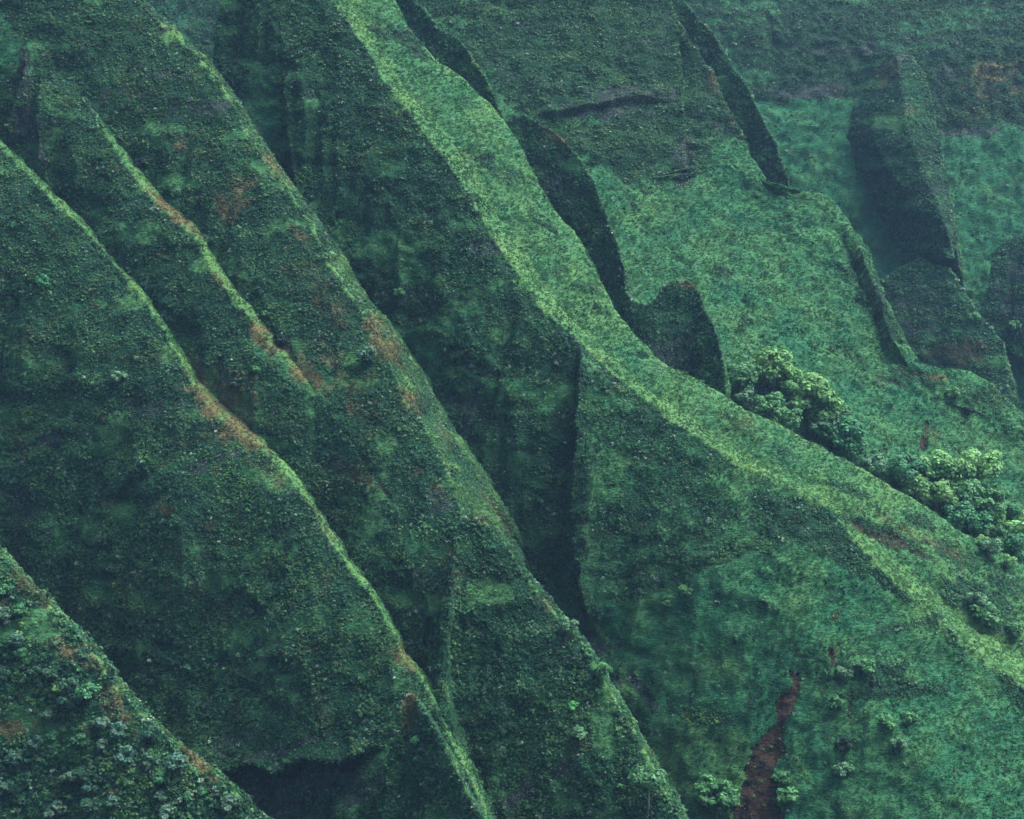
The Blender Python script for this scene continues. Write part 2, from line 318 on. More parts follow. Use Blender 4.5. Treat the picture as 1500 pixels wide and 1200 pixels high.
GRASSP = {  # grass on faces that otherwise carry shrubs
 'B': [(200,520,60,30,0,.35),(560,700,40,20,0,.3),(90,470,60,30,0,.4)],
 'C': [(325,585,60,36,38,1),(395,505,40,22,42,1),(440,545,40,24,42,1),(15,60,45,70,0,.9),(120,330,60,20,40,.4)],
 'D': [(425,515,36,22,35,1),(465,555,34,20,40,1),(370,620,34,26,40,.9),(260,80,60,16,0,.4),(330,225,60,30,0,.45),(300,190,50,12,0,.4),(480,590,70,26,30,.4),(560,690,40,24,20,.4)],
 'E': [(580,230,70,22,0,.45),(520,290,60,26,0,.45),(600,300,60,16,0,.4),(780,470,80,14,0,.45),(700,480,50,14,0,.35),(390,170,30,70,-15,.8),(390,260,30,40,0,.7),(760,640,40,20,0,.3),(600,520,40,40,0,.7),(940,680,60,40,0,.5),(1080,760,90,30,0,.35),(900,900,20,60,-35,.8)],
 'G': [(650,40,50,30,0,.6),(800,70,60,30,0,.4),(860,180,40,12,0,.6),(1030,20,30,14,0,.5)],
 'W': [(1330,110,60,20,0,.3),(1130,60,50,30,0,.4),(230,40,60,40,0,.6)],
 'T1': [(1330,150,30,40,0,.5),(1340,250,24,30,-30,.4)], 'T2': [(1460,480,10,40,-30,.5)],
}
SLOPE_E = [(960,1085),(900,975),(880,900),(935,868),(1000,848),(1100,812),(1165,800),(1200,818),(1270,845),(1340,905),(1420,975),(1560,1080),(1700,1400),(1000,1400)]
SCAR = [(1163,985),(1178,988),(1172,1010),(1160,1040),(1149,1062),(1150,1090),(1141,1118),(1134,1148),(1140,1170),(1152,1190),(1158,1260),(1060,1260),(1078,1185),(1088,1150),(1098,1112),(1118,1078),(1132,1062),(1136,1036),(1152,1006)]
SCAR2 = [(1216,952),(1230,950),(1228,975),(1220,972)]
SCRUB = {
 'E': [(600,60,30,12,35,.9),(560,48,22,9,20,.8),(745,255,30,9,15,.9),(712,232,22,8,10,.8),(862,420,26,8,10,.8),(800,330,20,6,30,.7),(1300,783,60,8,28,.9),(950,862,60,9,-18,.9),(1060,815,70,9,-22,.9),(1160,778,50,10,-10,.9),(1225,803,36,11,25,.9),(1020,1052,60,11,5,.9),(1275,985,60,14,-5,.8),(1300,1012,80,11,-3,.8),(1330,915,60,7,-15,.7),(1100,930,26,8,-20,.4),(1400,812,50,14,28,.8),(1440,885,60,26,35,.9),(1345,762,30,10,25,.7),(1150,662,30,7,25,.6),(1480,860,40,10,25,.8),(690,290,16,7,0,.6),(820,395,14,6,0,.7),(940,520,16,6,20,.6),(1080,620,26,7,25,.5),(1240,715,34,7,25,.7)],
 'G': [(1185,622,85,30,36,1),(1105,590,36,30,0,.9),(1400,745,110,40,27,1),(1300,705,40,14,20,.8),(1280,440,16,80,-26,.8),(1440,585,40,16,10,.6),(1340,552,30,10,15,.6),(1060,400,14,9,0,.8),(1090,470,10,14,10,.5),(1250,520,40,10,30,.4)],
 'W': [(1180,230,30,10,0,.4),(1250,330,26,14,0,.4),(1330,300,20,40,-20,.4)]}
BARE = {
 'C': [(37,185,18,62,0,1),(54,235,12,26,0,1),(36,110,7,40,0,.9)],
 'B': [(370,1165,90,24,-5,.8),(500,1150,50,26,-5,.7),(390,1108,70,8,-20,.8)],
 'F2': [(985,535,46,30,25,.7),(815,265,16,40,-25,.5)],
 'G': [(920,150,60,12,-8,.9),(1000,250,11,30,0,.8),(840,160,26,7,0,.7)],
 'W': [(1200,140,50,6,0,.9),(1240,75,70,8,0,.6)],
 'K': [(758,1166,30,11,-38,1),(828,1127,20,6,-32,1)],
 'E': [(935,1005,10,44,-36,.7)]}
def zones(k, M):
    P, pr, v, D = M['P'], M['pr'], M['v'] - (2 if k in 'BCDKE' else 0), M['D']          # v = 2 on the crest
    n1 = fbm(P / 22.0 + 5, 3); n2 = fbm(P / 6.0 + 31, 2)
    g = np.zeros(len(P))
    n3 = noise(np.stack([M['al'] / 42, P[:, 1] / 60, P[:, 2] / 10], -1) + 70) + 0.5 * noise(np.stack([M['al'] / 17, P[:, 1] / 30, P[:, 2] / 4.5], -1) + 80)
    if k == 'E':
        g = np.where((v >= 1.93) & (v <= 5.3), 1.0, 0.12 + 0.25 * n1)
        s = inside(pr + np.stack([n2, n1, n1], -1) * 14, SLOPE_E) & (v < 2); g = np.where(s, 0.85 + 0.3 * n1, g)
        r = inside(pr, [(860,520),(1500,1020),(1500,1250),(960,1200),(860,900)]) & (v < 2); g = np.where(r & ~s, 0.4 + 0.5 * n1, g)
    elif k == 'G':
        t = sstep(1.85, 2.1, v + 0.12 * n1); g = 1 - t * (0.75 - 0.3 * n1)
        g = np.where((v > 2) & (pr[:, 0] + 0.0 * n1 > 1150), np.maximum(g, 0.55 + 0.4 * n1), g); g = np.where((v > 1.7) & (pr[:, 0] + 14 * n1 > 1020 + 0.2 * (300 - pr[:, 1])) & (pr[:, 1] + 10 * n2 > 205), np.maximum(g, 0.8 + 0.3 * n1), g)
    elif k == 'W':
        g = np.where((v + 0.06 * n1 + 0.03 * n2 < 2.02), 0.95, sstep(-0.1, 0.45, n3) * 0.6)
    elif k in ('C', 'B'):
        g = np.where((v >= 1.97) & (v <= 3.0), 0.85, 0.05 + 0.25 * n1)
    elif k == 'D':
        g = np.where((v >= 1.98) & (v <= 3.3), 0.45 + 0.4 * n1, 0.08 + 0.35 * n1)
    elif k == 'K':
        g = np.where((v >= 1.98) & (v <= 2.1), 0.4 + 0.4 * n1, 0.05 + 0.3 * n1); g = g + 0.0
    elif k == 'A': g = 0.15 + 0.4 * n1
    else: g = 0.05 + 0.2 * n1
    g = np.maximum(g, 0.7 * sstep(0.1, 0.5, 0.6 * n1 + 0.7 * n3 + 0.25 * n2) * (v < 1.9))
    g = np.maximum(g, blob(pr, P, GRASSP.get(k), 3.0))
    edge_ok = (0.35 if k == 'G' else 1.0) * (k not in ('F1', 'F2', 'T1', 'T2', 'T3', 'H')) * np.where((k == 'K') & (pr[:, 0] < 684), 0.0, 1.0) * np.where((k == 'B3') & (pr[:, 0] < 592), 0.0, 1.0)
    if k in ('K', 'B3'): g = np.where(edge_ok < 0.5, np.minimum(g, 0.25), g)
    g = np.maximum(g, (0.62 + 0.5 * n2) * (1 - sstep(0.5, np.clip(3.2 + 5 * n1 + 2 * n2, 0.8, 9), D)) * edge_ok)
    g = g * (1 - blob(pr, P, SCRUB.get(k), 21.0))
    br = blob(pr, P, BROWN.get(k), 8.0) * (0.65 + 0.5 * n2)
    br = np.maximum(br, 0.35 * sstep(0.42, 0.75, fbm(P / 13.0 + 77, 3)) * (k in ('B', 'C', 'D', 'K', 'A')))
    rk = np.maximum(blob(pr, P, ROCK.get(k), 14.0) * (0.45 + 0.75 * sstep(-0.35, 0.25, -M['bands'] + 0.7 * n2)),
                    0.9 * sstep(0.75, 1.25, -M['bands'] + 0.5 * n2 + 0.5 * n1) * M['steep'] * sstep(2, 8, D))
    rk = np.where(g > 0.7, rk * 0.45, rk)
    rk = np.maximum(rk, blob(pr, P, BARE.get(k), 33.0)); g = g * (1 - 0.8 * blob(pr, P, BARE.get(k), 33.0))
    if k in ('F1', 'F2', 'H', 'T1', 'T2', 'T3'): rk = np.maximum(rk, M['steep'] * 0.2 * (v < 1))
    dirt = np.zeros(len(P))
    if k == 'E':
        j = np.stack([n2, fbm(P / 2.5, 2), n1], -1) * 11
        dirt = (inside(pr + j, SCAR) | inside(pr + j, SCAR2)).astype(float)
        dirt = np.maximum(dirt, blob(pr, P, [(1265,775,50,6,30,.6),(1330,800,60,5,28,.6),(1222,905,14,4,-40,.7),(1245,1030,4,30,0,.6)], 2.0))
    if k == 'D':
        dirt = blob(pr, P, [(545,690,4,60,-35,.6),(735,760,8,70,-30,.55),(790,860,8,50,-35,.55),(660,930,6,60,8,.6)], 2.0)
    if k == 'K': dirt = blob(pr, P, [(915,1020,4,60,-33,.9),(950,1090,4,40,-30,.9)], 2.0)
    if k == 'G': dirt = blob(pr, P, [(1357,630,5,26,5,.6),(1352,650,4,18,0,.7),(1310,560,30,4,20,.5)], 2.0)
    g = np.clip(g, 0, 1) * (1 - dirt); rk = np.clip(rk, 0, 1) * (1 - dirt); br = np.clip(br, 0, 1) * (1 - dirt)
    M['g'], M['rk'], M['br'], M['dirt'] = g, rk, br, dirt
    lush = np.full(len(P), 0.15)                       # 1: pale grass and painted light, 0: deep green sward and painted shade
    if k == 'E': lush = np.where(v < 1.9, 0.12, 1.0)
    elif k in ('G', 'W'): lush = np.full(len(P), 0.22 if k == 'G' else 0.0)  # less lit far slopes painted a deeper green
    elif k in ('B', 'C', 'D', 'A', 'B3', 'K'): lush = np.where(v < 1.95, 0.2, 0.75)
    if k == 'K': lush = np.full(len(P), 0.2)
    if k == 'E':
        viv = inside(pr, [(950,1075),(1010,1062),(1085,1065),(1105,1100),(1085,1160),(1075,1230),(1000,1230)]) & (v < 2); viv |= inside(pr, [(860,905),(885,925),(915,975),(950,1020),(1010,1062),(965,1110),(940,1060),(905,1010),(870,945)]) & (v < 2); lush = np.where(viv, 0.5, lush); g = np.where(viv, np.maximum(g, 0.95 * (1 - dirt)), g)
        M['g'] = g; lush = np.where((v >= 1.93) & (v < 3.1 + 0.4 * n1), 0.68, np.where(v >= 3.1, 0.42, lush))  # crest band painted brighter than the slope beyond, as light falls
    lush = np.maximum(lush, 0.65 * (1 - sstep(1.0, np.clip(4 + 5 * n1, 1.2, 9), D)) * edge_ok)  # lit fringe along the crests, painted in as pale grass
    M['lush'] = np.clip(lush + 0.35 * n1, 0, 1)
    M['P'] = P - M['N'] * (dirt * (0.9 + 0.6 * n2))[:, None]
for k, M in MESH.items(): zones(k, M)
print('zones', time.time() - T0)

# ------------------------------------------------------------------ materials
def mat(name):
    m = bpy.data.materials.new(name); m.use_nodes = True; n = m.node_tree.nodes; n.clear()
    return m, m.node_tree
def nd(t, typ, **kw):
    x = t.nodes.new(typ)
    for k, v in kw.items():
        if k in ('sc', 'de', 'ro'): continue
        setattr(x, k, v)
    return x
def nz(t, co, scale, detail=3, rough=0.55):
    x = t.nodes.new('ShaderNodeTexNoise'); x.inputs['Scale'].default_value = scale; x.inputs['Detail'].default_value = detail
    x.inputs['Roughness'].default_value = rough; t.links.new(co, x.inputs['Vector']); return x.outputs['Fac']
def ramp(t, fac, stops):
    x = t.nodes.new('ShaderNodeValToRGB'); t.links.new(fac, x.inputs[0]); e = x.color_ramp.elements
    while len(e) < len(stops): e.new(0.5)
    for q, (p, c) in zip(e, stops): q.position = p; q.color = (*c, 1) if len(c) == 3 else c
    return x.outputs['Color']
def mix(t, fac, a, b, mode='MIX'):
    x = t.nodes.new('ShaderNodeMix'); x.data_type = 'RGBA'; x.blend_type = mode
    for s, val in ((0, fac), (6, a), (7, b)):
        if isinstance(val, (int, float)): x.inputs[s].default_value = val
        elif isinstance(val, tuple): x.inputs[s].default_value = (*val, 1)
        else: t.links.new(val, x.inputs[s])
    return x.outputs[2]
def math_(t, op, a, b=0.5):
    x = t.nodes.new('ShaderNodeMath'); x.operation = op
    for s, val in ((0, a), (1, b)):
        if isinstance(val, (int, float)): x.inputs[s].default_value = val
        else: t.links.new(val, x.inputs[s])
    return x.outputs[0]
def terrain_material():
    m, t = mat('hillside'); out = nd(t, 'ShaderNodeOutputMaterial'); bs = nd(t, 'ShaderNodeBsdfPrincipled')
    geo = nd(t, 'ShaderNodeNewGeometry'); co = geo.outputs['Position']
    at = nd(t, 'ShaderNodeAttribute', attribute_name='zone'); sp = nd(t, 'ShaderNodeSeparateColor'); t.links.new(at.outputs['Color'], sp.inputs[0])
    fine = nz(t, co, 1.3, 4, 0.65); midn = nz(t, co, 0.11, 4); big = nz(t, co, 0.03, 3)
    vt = nd(t, 'ShaderNodeVectorMath', operation='MULTIPLY'); t.links.new(co, vt.inputs[0]); vt.inputs[1].default_value = (0.22, 0.22, 1.0)
    terr = nz(t, vt.outputs[0], 1.5, 3, 0.6); gfine = math_(t, 'ADD', math_(t, 'MULTIPLY', terr, 0.6), math_(t, 'MULTIPLY', fine, 0.4))
    scrub = ramp(t, fine, [(0.3, (0.003, 0.012, 0.008)), (0.52, (0.008, 0.036, 0.018)), (0.72, (0.028, 0.08, 0.038))])  # ground near black: painted shade for the gaps between shrubs
    lu = nd(t, 'ShaderNodeAttribute', attribute_name='lush')
    grass = mix(t, midn, ramp(t, gfine, [(0.32, (0.034, 0.085, 0.030)), (0.55, (0.060, 0.150, 0.046)), (0.68, (0.09, 0.175, 0.06))]),
                ramp(t, gfine, [(0.32, (0.040, 0.085, 0.028)), (0.55, (0.085, 0.160, 0.042)), (0.68, (0.12, 0.185, 0.06))]))
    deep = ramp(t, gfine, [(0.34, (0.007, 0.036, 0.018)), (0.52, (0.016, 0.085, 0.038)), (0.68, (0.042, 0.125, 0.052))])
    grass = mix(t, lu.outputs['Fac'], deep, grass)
    brown = ramp(t, fine, [(0.3, (0.03, 0.034, 0.015)), (0.55, (0.085, 0.074, 0.032)), (0.75, (0.15, 0.125, 0.06))])
    vm = nd(t, 'ShaderNodeVectorMath', operation='MULTIPLY'); t.links.new(co, vm.inputs[0]); vm.inputs[1].default_value = (1, 1, 0.35)
    streak = nz(t, vm.outputs[0], 1.1, 4, 0.7)
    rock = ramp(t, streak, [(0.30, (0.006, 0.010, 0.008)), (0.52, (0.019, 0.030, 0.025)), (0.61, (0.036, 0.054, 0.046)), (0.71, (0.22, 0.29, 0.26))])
    dirt = ramp(t, nz(t, co, 0.5, 5, 0.7), [(0.36, (0.007, 0.006, 0.006)), (0.5, (0.024, 0.017, 0.013)), (0.64, (0.062, 0.034, 0.018))])
    def edge(o, a=0.2):                    # breaks the soft borders of the growth up
        s = math_(t, 'ADD', o, math_(t, 'MULTIPLY', math_(t, 'SUBTRACT', fine, 0.5), 0.9))
        x = nd(t, 'ShaderNodeMapRange'); t.links.new(s, x.inputs[0]); x.inputs[1].default_value = 0.3; x.inputs[2].default_value = 0.65; return x.outputs[0]
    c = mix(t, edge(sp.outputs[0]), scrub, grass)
    c = mix(t, edge(sp.outputs[2]), c, brown)
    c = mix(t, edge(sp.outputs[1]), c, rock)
    c = mix(t, edge(at.outputs['Alpha']), c, dirt)
    t.links.new(c, bs.inputs['Base Color']); bs.inputs['Roughness'].default_value = 0.9; bs.inputs['Specular IOR Level'].default_value = 0.05
    bp = nd(t, 'ShaderNodeBump'); bp.inputs['Strength'].default_value = 0.8; bp.inputs['Distance'].default_value = 0.8
    t.links.new(math_(t, 'ADD', math_(t, 'ADD', fine, streak), math_(t, 'MULTIPLY', terr, 1.5)), bp.inputs['Height']); t.links.new(bp.outputs[0], bs.inputs['Normal'])
    t.links.new(bs.outputs[0], out.inputs[0]); return m
def leaf_material(name, instanced, color=(0.05, 0.11, 0.05), trans=0.25):
    m, t = mat(name); out = nd(t, 'ShaderNodeOutputMaterial')
    lv = nd(t, 'ShaderNodeAttribute', attribute_name='lv')
    if instanced:
        a = nd(t, 'ShaderNodeAttribute', attribute_name='tint', attribute_type='INSTANCER'); base = a.outputs['Color']
    else:
        oi = nd(t, 'ShaderNodeObjectInfo'); base = oi.outputs['Color']
    c = mix(t, 1.0, base, lv.outputs['Color'], 'MULTIPLY')
    d = nd(t, 'ShaderNodeBsdfPrincipled'); t.links.new(c, d.inputs['Base Color']); d.inputs['Roughness'].default_value = 0.55; d.inputs['Specular IOR Level'].default_value = 0.12
    tr = nd(t, 'ShaderNodeBsdfTranslucent'); t.links.new(c, tr.inputs[0])
    mx = nd(t, 'ShaderNodeMixShader'); mx.inputs[0].default_value = trans
    t.links.new(d.outputs[0], mx.inputs[1]); t.links.new(tr.outputs[0], mx.inputs[2]); t.links.new(mx.outputs[0], out.inputs[0]); return m
def bark_material():
    m, t = mat('bark'); out = nd(t, 'ShaderNodeOutputMaterial'); bs = nd(t, 'ShaderNodeBsdfPrincipled'); tc = nd(t, 'ShaderNodeTexCoord')
    c = ramp(t, nz(t, tc.outputs['Object'], 6, 4, 0.7), [(0.3, (0.05, 0.045, 0.04)), (0.6, (0.17, 0.15, 0.13)), (0.8, (0.36, 0.34, 0.31))])
    t.links.new(c, bs.inputs['Base Color']); bs.inputs['Roughness'].default_value = 0.9; t.links.new(bs.outputs[0], out.inputs[0]); return m
M_TERRAIN = terrain_material(); M_COVER = leaf_material('low_growth', True); M_LEAF = leaf_material('tree_leaves', False); M_BARK = bark_material()

# ------------------------------------------------------------------ link the ridges
LABEL = {
 'A': 'shrubby foreground ridge slope in the bottom left corner', 'B': 'dark steep ridge with rocky overhang just above the foreground slope',
 'B3': 'small pointed brown-topped knob on the lower end of the second ridge', 'C': 'short spur with brown grass crest and dark cliff gash at upper left',
 'D': 'long ridge with brown crest left of the central ridge', 'K': 'rounded knob and spur running down to the bottom edge centre', 'E': 'central ridge with bright green grassy crest running to the right edge',
 'F1': 'thin dark fin behind the top of the central ridge', 'F2': 'dark fin with a saddle and rounded rocky lobe behind the central ridge',
 'G': 'broad grassy slope with cliff band and small peak behind the tree gully', 'H': 'narrow dark blade behind the peak of the broad grassy slope',
 'W': 'hazy back wall with terraced cliff above a green scree slope', 'T1': 'tall leaf-shaped rock buttress on the hazy back wall',
 'T2': 'blunt dark buttress with brown foot below the tall buttress', 'T3': 'dark rounded buttress cut by the right edge'}
def mesh_from(name, P, Q):
    me = bpy.data.meshes.new(name)
    me.vertices.add(len(P)); me.vertices.foreach_set('co', np.ascontiguousarray(P, np.float32).ravel())
    k = Q.shape[1]
    me.loops.add(Q.size); me.loops.foreach_set('vertex_index', np.ascontiguousarray(Q, np.int32).ravel())
    me.polygons.add(len(Q)); me.polygons.foreach_set('loop_start', np.arange(0, Q.size, k, dtype=np.int32))
    me.update(calc_edges=True); return me
for k, M in MESH.items():
    me = mesh_from('ridge', M['P'], M['Q'])
    za = me.attributes.new('zone', 'FLOAT_COLOR', 'POINT')
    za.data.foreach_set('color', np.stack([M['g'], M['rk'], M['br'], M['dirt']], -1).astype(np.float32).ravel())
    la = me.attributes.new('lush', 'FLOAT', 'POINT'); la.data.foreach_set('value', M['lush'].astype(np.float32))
    me.polygons.foreach_set('use_smooth', np.ones(len(me.polygons), bool))
    me.materials.append(M_TERRAIN)
    o = bpy.data.objects.new('back_wall' if k == 'W' else 'ridge', me); col.objects.link(o); o['kind'] = 'structure'; o['label'] = LABEL[k]; M['ob'] = o
gp = []; gs = 20000.0
me = mesh_from('valley_floor', np.array([(-gs, -gs, -520), (gs, -gs, -520), (gs, gs, -520), (-gs, gs, -520)], float), np.array([[0, 1, 2, 3]]))
me.materials.append(M_TERRAIN); o = bpy.data.objects.new('valley_floor', me); col.objects.link(o); o['kind'] = 'structure'; o['label'] = 'valley floor far below the ridges'
# unseen valley side, added behind the viewpoint to shade the ridge faces
gx, gy = np.meshgrid(np.linspace(-2600, 2600, 130), np.linspace(0, 1, 46)); hx = gx.ravel(); ht = gy.ravel()
hz = -520 + 1060 * sstep(0, 0.8, ht); hp = np.stack([hx, -260 - 800 * ht, hz], -1)
rg = 1 - 2 * np.abs(noise(np.stack([hx / 170, ht * 1.2, ht * 0 + 4], -1))); hp[:, 1] += 70 * rg * sstep(0.05, 0.4, ht); hp[:, 2] += 40 * fbm(hp / 160.0, 3) * sstep(0.05, 0.3, ht)
hi_ = np.arange(len(hp)).reshape(46, 130); me = mesh_from('added_shade_hill', hp, np.stack([hi_[:-1, :-1], hi_[1:, :-1], hi_[1:, 1:], hi_[:-1, 1:]], -1).reshape(-1, 4))
me.materials.append(M_TERRAIN); o = bpy.data.objects.new('added_shade_hill', me); col.objects.link(o); o['kind'] = 'structure'; o['label'] = 'unseen green valley side added behind the viewpoint to shade the ridges'
print('linked', time.time() - T0)

# ------------------------------------------------------------------ low growth: forms, then hundreds of thousands of plants as stuff
def leaf_quads(pos, nor, size, asp=0.75, r=rng, lvr=(0.7, 1.25)):
    n = len(pos); a = r.normal(size=(n, 3)); t = np.cross(nor, a); t /= np.linalg.norm(t, axis=1)[:, None] + 1e-9
    b = np.cross(nor, t); s = size[:, None]
    V = np.stack([pos - t * s, pos - b * s * asp, pos + t * s, pos + b * s * asp], 1).reshape(-1, 3)
    lv = r.uniform(*lvr, n)
    return V, np.arange(4 * n).reshape(n, 4), np.repeat(np.stack([lv, lv, lv * r.uniform(0.8, 1.15, n), np.ones(n)], -1), 4, 0)
def finish_leafmesh(name, V, Q, lv, m):
    me = mesh_from(name, V, Q); a = me.attributes.new('lv', 'FLOAT_COLOR', 'POINT'); a.data.foreach_set('color', lv.astype(np.float32).ravel()); me.materials.append(m); return me
def unit(n, r): v = r.normal(size=(n, 3)); return v / np.linalg.norm(v, axis=1)[:, None]
def bush_form(seed, n=26):
    r = np.random.default_rng(seed); d = unit(n, r); d[:, 2] = np.abs(d[:, 2]) * 1.0 - 0.15
    rad = r.uniform(0.55, 1.0, n); pos = d * rad[:, None] * [1, 1, 0.85]
    nor = d + unit(n, r) * 0.55 + [0, 0, 0.25]; nor /= np.linalg.norm(nor, axis=1)[:, None]
    return finish_leafmesh('bush_form', *leaf_quads(pos, nor, r.uniform(0.24, 0.44, n), 0.7, r), M_COVER)
def tuft_form(seed, n=16):
    r = np.random.default_rng(seed); V = []; lv = []
    for i in range(n):
        a = r.uniform(0, 2 * math.pi); d = np.array([math.cos(a), math.sin(a), 0]); s = np.array([-d[1], d[0], 0]) * r.uniform(0.03, 0.06)
        p = d * r.uniform(0, 0.35) + np.array([*r.normal(0, 0.2, 2), 0]); h = r.uniform(0.4, 1.0); tip = p + d * r.uniform(0.3, 0.9) + np.array([0, 0, h * 0.75]); mp = p + d * 0.2 + np.array([0, 0, h * 0.6])
        V += [p - s, p + s, tip, mp - s * 1.6]; q = r.uniform(0.6, 1.3); lv += [[q * .7] * 3 + [1]] * 2 + [[q * 1.15] * 3 + [1]] + [[q] * 3 + [1]]
    return finish_leafmesh('tuft_form', np.array(V), np.arange(4 * n).reshape(n, 4), np.array(lv), M_COVER)
forms = bpy.data.collections.new('plant_forms')
for i in range(5): forms.objects.link(bpy.data.objects.new('form_%02d' % i, bush_form(40 + i)))
for i in range(3): forms.objects.link(bpy.data.objects.new('form_%02d' % (5 + i), tuft_form(60 + i)))
def scatter_tree():
    g = bpy.data.node_groups.new('low_growth', 'GeometryNodeTree')
    g.interface.new_socket('Geometry', in_out='INPUT', socket_type='NodeSocketGeometry'); g.interface.new_socket('Geometry', in_out='OUTPUT', socket_type='NodeSocketGeometry')
    N = g.nodes; L = g.links
    gi = N.new('NodeGroupInput'); go = N.new('NodeGroupOutput'); ci = N.new('GeometryNodeCollectionInfo'); ci.inputs[0].default_value = forms
    ci.inputs['Separate Children'].default_value = True; ci.inputs['Reset Children'].default_value = True
    ip = N.new('GeometryNodeInstanceOnPoints'); ip.inputs['Pick Instance'].default_value = True
    def at(nm, ty):
        a = N.new('GeometryNodeInputNamedAttribute'); a.data_type = ty; a.inputs[0].default_value = nm; return a.outputs[0]
    L.new(gi.outputs[0], ip.inputs['Points']); L.new(ci.outputs[0], ip.inputs['Instance']); L.new(at('form', 'INT'), ip.inputs['Instance Index'])
    rv = N.new('FunctionNodeEulerToRotation'); L.new(at('turn', 'FLOAT_VECTOR'), rv.inputs[0]); L.new(rv.outputs[0], ip.inputs['Rotation'])
    L.new(at('size', 'FLOAT_VECTOR'), ip.inputs['Scale']); L.new(ip.outputs[0], go.inputs[0]); return g
GT = scatter_tree()
def srgb(*c): return np.array(c, float)
def tints(k, P, g, rk, br, lush, n, r, tuft):
    al = P[:, 0] * 0.85 - P[:, 1] * 0.53; n3 = noise(np.stack([al / 42, P[:, 1] / 60, P[:, 2] / 10], -1) + 70) + 0.5 * noise(np.stack([al / 17, P[:, 1] / 30, P[:, 2] / 4.5], -1) + 80)
    lo = fbm(P / 30.0 + 50, 2); mi = fbm(P / 8.0 + 90, 2); rnd = r.random(n)
    if tuft:
        A, B, C = srgb(0.040, 0.125, 0.044), srgb(0.072, 0.160, 0.055), srgb(0.024, 0.105, 0.044)
        t = np.clip(0.5 + 0.7 * lo + 0.4 * mi + r.normal(0, 0.15, n), 0, 1)[:, None]; c = A * (1 - t) + B * t
        u = np.clip(-lo * 1.2, 0, 1)[:, None]; c = c * (1 - u) + C * u
        dp = srgb(0.014, 0.095, 0.042) * (1 - t) + srgb(0.036, 0.128, 0.052) * t
        c = c * lush[:, None] + dp * (1 - lush[:, None])
        c = np.where((rnd < 0.025)[:, None], srgb(0.10, 0.085, 0.05), c)
    else:
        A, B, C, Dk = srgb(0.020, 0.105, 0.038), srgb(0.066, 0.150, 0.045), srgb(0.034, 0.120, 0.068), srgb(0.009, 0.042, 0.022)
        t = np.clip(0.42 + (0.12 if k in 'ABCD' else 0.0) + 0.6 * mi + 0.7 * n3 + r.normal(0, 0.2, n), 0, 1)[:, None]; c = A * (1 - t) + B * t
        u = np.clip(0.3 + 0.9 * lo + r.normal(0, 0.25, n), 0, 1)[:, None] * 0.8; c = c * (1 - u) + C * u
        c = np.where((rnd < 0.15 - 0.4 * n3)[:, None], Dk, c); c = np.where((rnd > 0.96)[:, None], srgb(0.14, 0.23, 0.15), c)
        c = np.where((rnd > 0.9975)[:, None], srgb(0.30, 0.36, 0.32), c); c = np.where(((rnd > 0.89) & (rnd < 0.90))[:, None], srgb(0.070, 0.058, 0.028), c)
    bm = np.clip(br * 1.1 - 0.1 + r.normal(0, 0.2, n), 0, 1)[:, None] * (br > 0.08)[:, None]
    B1 = srgb(0.140, 0.122, 0.052) if tuft else srgb(0.090, 0.072, 0.034)
    c = c * (1 - bm) + B1 * bm
    return c * r.uniform(0.85, 1.15, n)[:, None] * {'W': 0.75, 'G': 0.88, 'F1': 1.3, 'F2': 1.3, 'H': 1.3, 'T1': 1.25, 'T2': 1.2, 'T3': 1.2}.get(k, 1.0) * (1.0 if tuft else 0.84) * np.clip(1 + 0.35 * n3, 0.6, 1.5)[:, None]  # light put into the tint: far slopes toned down, dark steep fins brightened
